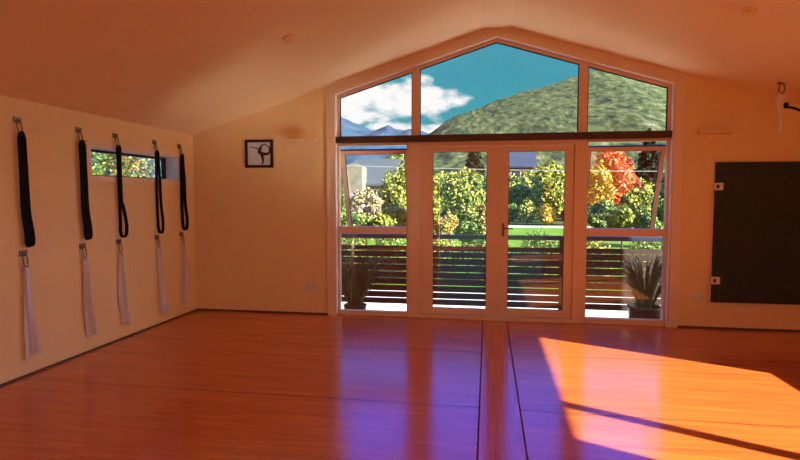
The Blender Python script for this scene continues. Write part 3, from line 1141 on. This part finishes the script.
# ------------------------------------------------------------------ trees and shrubs
def leaf_cloud(name, m, parent, blobs, n, size, seed, shell=0.55):
    r = np.random.default_rng(seed)
    vol = np.array([b[3] * b[4] * b[5] for b in blobs]) ** 0.75
    pick = r.choice(len(blobs), n, p=vol / vol.sum())
    d = r.normal(size=(n, 3))
    d /= np.linalg.norm(d, axis=1)[:, None]
    rad = shell + (1 - shell) * r.random(n)
    lump = 1 + 0.14 * np.sin(d[:, 0] * 7 + pick) * np.cos(d[:, 2] * 6 + pick * 2)
    bl = np.array(blobs)
    c = bl[pick, :3] + d * bl[pick, 3:6] * (rad * lump)[:, None]
    nrm = d * 0.8 + r.normal(size=(n, 3)) * 0.55
    nrm /= np.linalg.norm(nrm, axis=1)[:, None]
    a = np.cross(nrm, r.normal(size=(n, 3)))
    a /= np.linalg.norm(a, axis=1)[:, None]
    b = np.cross(nrm, a)
    s = size * (0.6 + 0.8 * r.random(n))[:, None]
    v = np.stack([c - a * s, c + b * s * 0.55, c + a * s, c - b * s * 0.55], 1).reshape(-1, 3)
    v = v - np.array(parent.location)
    me = bpy.data.meshes.new(name)
    me.from_pydata(v.tolist(), [], [(4 * i, 4 * i + 1, 4 * i + 2, 4 * i + 3) for i in range(n)])
    me.materials.append(m)
    o = bpy.data.objects.new(name, me)
    COL.objects.link(o)
    o.parent = parent
    return o


def tree(label, px, top, bottom, hw, D, pal, seed, cat='tree', name='tree', n=2600, leaf=None, group=None):
    """crown between the measured rows top and bottom, hw wide, at depth D beyond the camera"""
    r = random.Random(seed)
    y = CAM.y + D
    c = on(px, (top + bottom) / 2, 1, y)
    zt, zbm = on(px, top, 1, y).z, on(px, bottom, 1, y).z
    zbm = max(zbm, GZ + 0.15)
    R = hw / F * D
    H = zt - zbm
    root = thing(name, label, cat, (c.x, y, GZ), group)
    blobs = [(c.x, y, (zt + zbm) / 2, R * 0.72, R * 0.72, H * 0.46)]
    for k in range(11):
        a = r.uniform(0, 2 * math.pi)
        u = r.uniform(-0.8, 0.85)
        e = math.sqrt(max(0.0, 1 - u * u))
        rr = r.uniform(0.30, 0.48)
        blobs.append((c.x + R * (1 - rr) * e * math.cos(a), y + R * (1 - rr) * e * math.sin(a), (zt + zbm) / 2 + u * H * 0.5 * (1 - rr * 0.6),
                      R * rr, R * rr, min(H, 2 * R) * rr * 0.5))
    leaf_cloud('crown', LEAF[pal], root, blobs, int(n * 2.6), leaf or max(0.04, 1.55 / F * D), seed)
    bm = bmesh.new()
    tw = max(0.04, R * 0.07)
    zf = zbm + H * 0.55
    tube(bm, [(c.x, y, GZ), (c.x + 0.03 * R, y, (GZ + zf) / 2), (c.x, y, zf)], [tw, tw * 0.8, tw * 0.45], 8)
    for k in range(5):
        a = 2 * math.pi * k / 5 + r.random()
        s = Vector((c.x, y, GZ + (zf - GZ) * r.uniform(0.45, 0.85)))
        tube(bm, [s, s + Vector((R * 0.3 * math.cos(a), R * 0.3 * math.sin(a), H * 0.13)), s + Vector((R * 0.6 * math.cos(a), R * 0.6 * math.sin(a), H * 0.28))], [tw * 0.4, tw * 0.28, tw * 0.1], 6)
    obj('trunk', bm, MT['bark'], root, True)
    return root


def conifer(label, px, top, hw, D, seed, n=5000, base=None):
    r = np.random.default_rng(seed)
    y = CAM.y + D
    c = on(px, top, 1, y)
    zt = c.z
    R = hw / F * D
    zbm = base if base is not None else GZ + 0.5
    root = thing('conifer', label, 'tree', (c.x, y, GZ), 'dark conifers')
    t = r.random(n) ** 0.6
    tier = np.floor(t * 11) / 11 * 0.55 + t * 0.45
    ang = r.random(n) * 2 * np.pi
    edge = R * (0.06 + 0.94 * tier) * (0.8 + 0.35 * np.sin(ang * 5 + tier * 40))
    q = np.sqrt(0.35 + 0.65 * r.random(n))
    z = zt - (zt - zbm) * t - 0.18 * edge * q
    ce = np.stack([c.x + np.cos(ang) * edge * q, y + np.sin(ang) * edge * q, z], 1)
    out = np.stack([np.cos(ang), np.sin(ang), -0.35 + 0 * ang], 1) + r.normal(size=(n, 3)) * 0.25
    out /= np.linalg.norm(out, axis=1)[:, None]
    sd = np.cross(out, r.normal(size=(n, 3)) * 0.5 + np.array([0, 0, 1]))
    sd /= np.linalg.norm(sd, axis=1)[:, None]
    s = (2.0 / F * D) * (0.6 + 0.8 * r.random(n))[:, None]
    v = np.stack([ce - out * s, ce + sd * s * 0.45, ce + out * s, ce - sd * s * 0.45], 1).reshape(-1, 3) - np.array(root.location)
    me = bpy.data.meshes.new('crown')
    me.from_pydata(v.tolist(), [], [(4 * i, 4 * i + 1, 4 * i + 2, 4 * i + 3) for i in range(n)])
    me.materials.append(LEAF['dark'])
    o = bpy.data.objects.new('crown', me)
    COL.objects.link(o)
    o.parent = root
    obj('trunk', tube(bmesh.new(), [(c.x, y, GZ), (c.x, y, zt - 0.1)], [R * 0.09, 0.03], 8), MT['bark'], root, True)


# left sidelight
tree('yellow-green autumn tree right of the grey-roofed house, behind the left sidelight', 396, 162, 232, 26, 33, 'lime', 21)
tree('shrub with white and rusty flowers below the grey-roofed house', 366, 188, 234, 20, 29, 'blossom', 22, 'shrub', 'shrub')
tree('olive shrub at the far left edge of the left sidelight', 342, 194, 230, 11, 31.5, 'green', 23, 'shrub', 'shrub', n=1500)
tree('yellow shrub at the foot of the left sidelight view', 396, 206, 232, 17, 26, 'gold', 24, 'shrub', 'shrub', n=1600)
# left door
tree('broad lime-green tree filling the left door pane', 463, 165, 243, 29, 22.5, 'lime', 25, n=4200)
tree('yellow-green tree at the left edge of the left door pane', 433, 172, 236, 20, 25, 'lime', 26, n=2400)
tree('orange and yellow shrub low in the left door pane', 445, 214, 241, 16, 20, 'orange', 27, 'shrub', 'shrub', n=1500)
tree('rusty shrub low at the right of the left door pane', 487, 200, 240, 12, 21, 'orange', 38, 'shrub', 'shrub', n=1400)
tree('small green shrub low in the middle of the left door pane', 468, 218, 245, 13, 18.6, 'green', 61, 'shrub', 'shrub', n=1500)
tree('small yellowish shrub at the lower right corner of the left door glass', 484, 222, 246, 9, 18, 'lime', 62, 'shrub', 'shrub', n=1200)
# right door
tree('golden-green tree with the highest top in the right door pane', 548, 157, 227, 24, 57, 'lime', 28, n=3000)
tree('round yellow-green tree at the left of the right door pane', 521, 172, 227, 19, 61, 'lime', 29)
tree('low green tree at the right of the right door pane', 563, 190, 227, 15, 63, 'green', 30)
tree('small lime shrub beyond the road in the right door pane', 527, 198, 227, 9, 52.5, 'lime', 39, 'shrub', 'shrub', n=1500)
tree('low leafy shrub at the lower left of the right door view, beyond the road', 509, 204, 227, 10, 54, 'green', 63, 'shrub', 'shrub', n=1300)
tree('low golden shrub in the middle of the right door view, beyond the road', 546, 203, 227, 11, 52, 'gold', 64, 'shrub', 'shrub', n=1300)
# right sidelight
tree('bright red autumn tree in the right sidelight', 616, 146, 216, 24, 61, 'red', 31, n=3200)
tree('golden autumn tree at the left of the right sidelight', 597, 160, 227, 18, 51, 'gold', 32)
tree('olive-green tree low at the right of the right sidelight', 640, 182, 230, 21, 28, 'lime', 33)
tree('deep green shrub in front of the golden tree in the right sidelight', 600, 200, 232, 17, 26, 'green', 34, 'shrub', 'shrub')
tree('green shrub at the right edge of the right sidelight', 664, 190, 234, 13, 25, 'green', 35, 'shrub', 'shrub')
tree('pale green shrub low in the middle of the right sidelight', 622, 204, 237, 15, 23, 'lime', 65, 'shrub', 'shrub', n=1700)
tree('dark green shrub at the lower right of the right sidelight', 648, 210, 238, 14, 22, 'green', 66, 'shrub', 'shrub', n=1500)
tree('mid green shrub at the foot of the left sidelight view, left of the yellow one', 358, 212, 238, 15, 22, 'green', 67, 'shrub', 'shrub', n=1500)
tree('lime shrub at the lower right of the left sidelight', 384, 214, 239, 14, 21.5, 'lime', 68, 'shrub', 'shrub', n=1500)
tree('tall green tree beside the frame left of the glazing', 318, 160, 230, 18, 30, 'lime', 36, n=1600)
tree('tall green tree beyond the frame right of the glazing', 700, 165, 232, 24, 29, 'green', 37, n=1800)
for q, (px_, tp, hw_, pal_, lb) in enumerate(((352, 186, 20, 'green', 'far green tree beyond the road, behind the flowering shrub'), (418, 178, 22, 'green', 'far green tree beyond the road, between the left sidelight and the left door'),
                                             (452, 170, 24, 'lime', 'far tree beyond the road, behind the left door trees'), (490, 172, 22, 'green', 'far tree beyond the road, behind the meeting door stiles'),
                                             (532, 166, 24, 'lime', 'far tree beyond the road, filling the gap between the right door trees'), (572, 168, 22, 'green', 'far tree beyond the road, behind the right door post'),
                                             (628, 172, 24, 'lime', 'far tree beyond the road, behind the red tree and the olive tree'))):
    tree(lb, px_, tp, 226, hw_, 67 + 6 * (q % 2), pal_, 160 + q, group='trees beyond the road')
conifer('dark conifer at upper right of the left door pane', 474, 138, 22, 92, 51)
conifer('dark conifer above the trees at the left of the right door pane', 508, 146, 14, 106, 52)
conifer('tall dark conifer at the right of the right sidelight', 650, 128, 24, 84, 53, 8000)
conifer('dark conifer at the far right edge of the right sidelight', 678, 132, 13, 95, 54)
tree('rounded green tree behind the grey roof in the left sidelight', 398, 150, 196, 15, 76, 'green', 55)
# the line of shrubs just beyond the driveway
for k in range(9):
    x = -5.9 + k * 1.46 + 0.08 * math.sin(k * 2.1)
    r = random.Random(70 + k)
    root = thing('shrub', 'low green shrub in the row beyond the driveway, seen over and between the balustrade slats', 'shrub', (x, 9.9, GZ), 'row of low shrubs beyond the driveway')
    hgt = 1.66 + 0.09 * math.sin(k * 1.7)
    bl = [(x, 9.9, GZ + hgt * 0.5, 0.66, 0.55, hgt * 0.5)] + [(x + r.uniform(-.35, .35), 9.9 + r.uniform(-.3, .3), GZ + r.uniform(0.3, 0.85) * hgt, 0.26, 0.26, 0.2) for q in range(9)]
    leaf_cloud('foliage', LEAF['green' if k % 3 else 'lime'], root, bl, 3600, 0.04, 90 + k)
    bm = bmesh.new()
    for q in range(4):
        a = q * 1.6
        tube(bm, [(x, 9.9, GZ), (x + 0.25 * math.cos(a), 9.9 + 0.25 * math.sin(a), GZ + hgt * 0.6)], [0.02, 0.008], 6)
    obj('stem', bm, MT['bark'], root)
# bushes outside the high left window
for k, (x, y, R, zt, pal, lab) in enumerate(((-6.4, 0.4, 0.95, 2.9, 'green', 'green bush outside the high left-wall window, at its left half'),
                                             (-6.6, 2.5, 1.0, 3.0, 'russet', 'bush with green and rusty red leaves outside the high window, at its right half'),
                                             (-9.4, 3.6, 1.6, 3.6, 'green', 'taller green bush farther outside the high left-wall window'))):
    root = thing('bush', lab, 'bush', (x, y, GZ))
    r = random.Random(k)
    H = zt - GZ
    bl = [(x, y, GZ + H * 0.55, R * 0.8, R * 0.8, H * 0.42)] + [(x + r.uniform(-.6, .6) * R, y + r.uniform(-.6, .6) * R, GZ + H * r.uniform(0.4, 0.9), R * 0.4, R * 0.4, R * 0.35) for q in range(10)]
    leaf_cloud('foliage', LEAF[pal], root, bl, 18000, 0.026, 130 + k)
    bm = bmesh.new()
    for q in range(5):
        a = q * 1.3
        tube(bm, [(x, y, GZ), (x + 0.2 * math.cos(a), y + 0.2 * math.sin(a), GZ + H * 0.4), (x + 0.5 * math.cos(a), y + 0.5 * math.sin(a), GZ + H * 0.7)], [0.05, 0.035, 0.012], 6)
    obj('stem', bm, MT['bark'], root)


# ------------------------------------------------------------------ houses and cable
def house(label, pxl, pxr, eave, ridge, D, wallm, roofm, depth=7.0, wing=None):
    y = CAM.y + D
    a, b = on(pxl, eave, 1, y), on(pxr, eave, 1, y)
    ze = (a.z + b.z) / 2
    yr = y + depth / 2
    zr = on((pxl + pxr) / 2, ridge, 1, yr).z
    root = thing('house', label, 'house', ((a.x + b.x) / 2, y, GZ))
    bm = bmesh.new()
    prism(bm, [(y, GZ), (y + depth, GZ), (y + depth, ze), (yr, zr - 0.15), (y, ze)], 'x', a.x, b.x)
    obj('wall', bm, wallm, root)
    bm = bmesh.new()
    sl = (zr - ze) / (depth / 2)
    o = 0.5
    prism(bm, [(y - o, ze - o * sl + 0.05), (yr, zr + 0.05), (y + depth + o, ze - o * sl + 0.05), (y + depth + o, ze - o * sl + 0.25), (yr, zr + 0.28), (y - o, ze - o * sl + 0.25)], 'x', a.x - 0.4, b.x + 0.4)
    obj('roof', bm, roofm, root)
    n = 3
    for k in range(n):
        x = a.x + (b.x - a.x) * (k + 0.5) / n
        w = obj('window', B(x - 0.7, x + 0.7, y - 0.06, y - 0.001, ze - 2.0, ze - 0.6), MT['trim'], root)
        p = obj('pane', B(x - 0.6, x + 0.6, y - 0.08, y - 0.061, ze - 1.9, ze - 0.7), MT['housewin'], w)
    if wing:
        x0, x1, zt, py = wing
        xa, xb = on(x0, zt, 1, y - 2).x, on(x1, zt, 1, y - 2).x
        zz = on(x0, zt, 1, y - 2).z
        xm = (xa + xb) / 2
        bm = bmesh.new()
        prism(bm, [(xa, GZ), (xb, GZ), (xb, zz - 0.35), (xm, zz), (xa, zz - 0.35)], 'y', y - 2, y - 0.1)
        w = obj('wing', bm, MT['stone'], root)
        w['label'] = 'pale stone wing'
    return root


house('house with a grey gable roof and pale stone wing, upper left of the left sidelight', 350, 391, 183, 162, 51, MT['stone'], MT['roofgrey'], wing=(343, 362, 163, 0))
house('house with a dark slate-blue roof at the top of the right door pane', 498, 534, 166, 154, 77, MT['stone'], MT['roofblue'])

yk = 16.0
bm = bmesh.new()
pa = on(300, 164.8, 1, yk)
pb = on(720, 172.5, 1, yk)
pts = []
for k in range(41):
    t = k / 40
    p = pa.lerp(pb, t)
    p.z -= 0.10 * (1 - (2 * t - 1) ** 2) - 0.05
    pts.append(p)
cb = obj('overhead_cable', tube(bm, pts, 0.011, 6), MT['cable'])
tag(cb, 'thin pale overhead cable crossing in front of the garden trees', 'cable')
for p, lab in ((pts[0], 'utility pole holding the overhead cable, left of the glazing'), (pts[-1], 'utility pole holding the overhead cable, right of the glazing')):
    root = thing('utility_pole', lab, 'pole', (p.x, p.y, GZ), 'utility poles')
    obj('post', cyl(bmesh.new(), (p.x + (0.105 if p.x > 0 else -0.105), p.y), 0.11, 0.09, GZ, p.z + 0.4, 14), MT['bark'], root, True)
    obj('crossarm', B(p.x - 0.05, p.x + 0.05, p.y - 0.5, p.y + 0.5, p.z - 0.11, p.z - 0.0115), MT['bark'], root)

# ------------------------------------------------------------------ light
sd = bpy.data.lights.new('sun', 'SUN')
sd.energy = SUN_E
sd.color = SUN_COL
sd.angle = math.radians(0.55)
so = bpy.data.objects.new('sun', sd)
COL.objects.link(so)
so.rotation_euler = Vector((-1.0, 0.49, -0.618)).to_track_quat('-Z', 'Y').to_euler()
so.location = (12, -10, 9)

w = bpy.data.worlds.new('sky')
S.world = w
w.use_nodes = True
N, L = w.node_tree.nodes, w.node_tree.links
bg = N['Background']
tc = N.new('ShaderNodeTexCoord')
sep = N.new('ShaderNodeSeparateXYZ')
L.new(tc.outputs['Generated'], sep.inputs[0])
dx, dy, dz = sep.outputs
r = ramp(N, [(0.0, (0.10, 0.20, 0.22)), (0.035, (0.07, 0.32, 0.40)), (0.12, (0.025, 0.43, 0.54)), (0.26, (0.015, 0.36, 0.52)),
             (0.34, (0.05, 0.20, 0.70)), (0.5, (0.06, 0.20, 0.80)), (1.0, (0.10, 0.24, 0.80))])
L.new(math_node(N, L, 'MAXIMUM', dz, 0.0), r.inputs['Fac'])
# the deep blue of the clear sky high in front of the house
deep = ramp(N, [(0.27, (0, 0, 0)), (0.36, DEEP), (0.52, DEEP), (0.70, (0, 0, 0))])
L.new(math_node(N, L, 'MAXIMUM', dz, 0.0), deep.inputs['Fac'])
fm = N.new('ShaderNodeMapRange')
fm.inputs['From Min'].default_value = 0.1
fm.inputs['From Max'].default_value = 0.6
L.new(dy, fm.inputs['Value'])
# bright haze added on the sun's side, whitening light through the right windows
hz = N.new('ShaderNodeMapRange')
hz.interpolation_type = 'SMOOTHSTEP'
hz.inputs['From Min'].default_value = 0.30
hz.inputs['From Max'].default_value = 0.85
L.new(dx, hz.inputs['Value'])
m_ = N.new('ShaderNodeMix')
m_.data_type = 'RGBA'
L.new(hz.outputs[0], m_.inputs['Factor'])
L.new(r.outputs['Color'], m_.inputs[6])
m_.inputs[7].default_value = (*FILL_HAZE, 1)
ad = N.new('ShaderNodeMix')
ad.data_type = 'RGBA'
ad.blend_type = 'ADD'
L.new(fm.outputs[0], ad.inputs['Factor'])
L.new(m_.outputs[2], ad.inputs[6])
L.new(deep.outputs['Color'], ad.inputs[7])
# clouds banked over the mountains, ahead and to the left
ny_ = math_node(N, L, 'MAXIMUM', dy, 0.05)
a_ = math_node(N, L, 'DIVIDE', dx, ny_)
e_ = math_node(N, L, 'DIVIDE', dz, ny_)
front = math_node(N, L, 'GREATER_THAN', dy, 0.06)
cn = N.new('ShaderNodeTexNoise')
cn.inputs['Scale'].default_value = 17
cn.inputs['Detail'].default_value = 7
cn.inputs['Roughness'].default_value = 0.55
mp = N.new('ShaderNodeMapping')
mp.inputs['Scale'].default_value = (1, 1, 2.2)
L.new(tc.outputs['Generated'], mp.inputs['Vector'])
L.new(mp.outputs[0], cn.inputs['Vector'])


def dirae(px, py):
    d = ray(px, py)
    return d.x / d.y, d.z / d.y


def ell(px, py, hx, hy):
    a0, e0 = dirae(px, py)
    a1, _ = dirae(px + hx, py)
    _, e1 = dirae(px, py - hy)
    u = math_node(N, L, 'DIVIDE', math_node(N, L, 'SUBTRACT', a_, a0), abs(a1 - a0))
    v = math_node(N, L, 'DIVIDE', math_node(N, L, 'SUBTRACT', e_, e0), abs(e1 - e0))
    q = math_node(N, L, 'ADD', math_node(N, L, 'MULTIPLY', u, u), math_node(N, L, 'MULTIPLY', v, v))
    return math_node(N, L, 'SUBTRACT', 1.0, q)


acc = None
for c in ((380, 96, 62, 24), (425, 106, 45, 21), (352, 102, 60, 26), (426, 80, 12, 7), (436, 130, 40, 8), (395, 128, 44, 7), (300, 100, 90, 28), (486, 112, 16, 7)):
    v = ell(*c)
    acc = v if acc is None else math_node(N, L, 'MAXIMUM', acc, v)
dens = math_node(N, L, 'ADD', acc, math_node(N, L, 'MULTIPLY', math_node(N, L, 'SUBTRACT', cn.outputs['Fac'], 0.53), 3.6))
mr = N.new('ShaderNodeMapRange')
mr.interpolation_type = 'SMOOTHSTEP'
mr.inputs['From Min'].default_value = -0.05
mr.inputs['From Max'].default_value = 0.85
L.new(dens, mr.inputs['Value'])
cl = math_node(N, L, 'MULTIPLY', mr.outputs[0], front)
mixc = N.new('ShaderNodeMix')
mixc.data_type = 'RGBA'
L.new(cl, mixc.inputs['Factor'])
L.new(ad.outputs[2], mixc.inputs[6])
mixc.inputs[7].default_value = (1.15, 1.15, 1.15, 1)
L.new(mixc.outputs[2], bg.inputs['Color'])
bg.inputs['Strength'].default_value = WORLD_STRENGTH

# ------------------------------------------------------------------ render look
S.view_settings.view_transform = 'Standard'
S.view_settings.look = 'None'
S.view_settings.gamma = 1
S.view_settings.exposure = EXPOSURE
S.view_settings.use_curve_mapping = False
cy = S.cycles
cy.use_denoising = True
cy.denoiser = 'OPENIMAGEDENOISE'
cy.max_bounces = 14
cy.diffuse_bounces = 8
cy.glossy_bounces = 6
cy.transparent_max_bounces = 24
cy.sample_clamp_indirect = 40
cy.caustics_reflective = True      # the sun glancing off the varnished floor lights the far wall
cy.blur_glossy = 0.05
cy.caustics_refractive = False
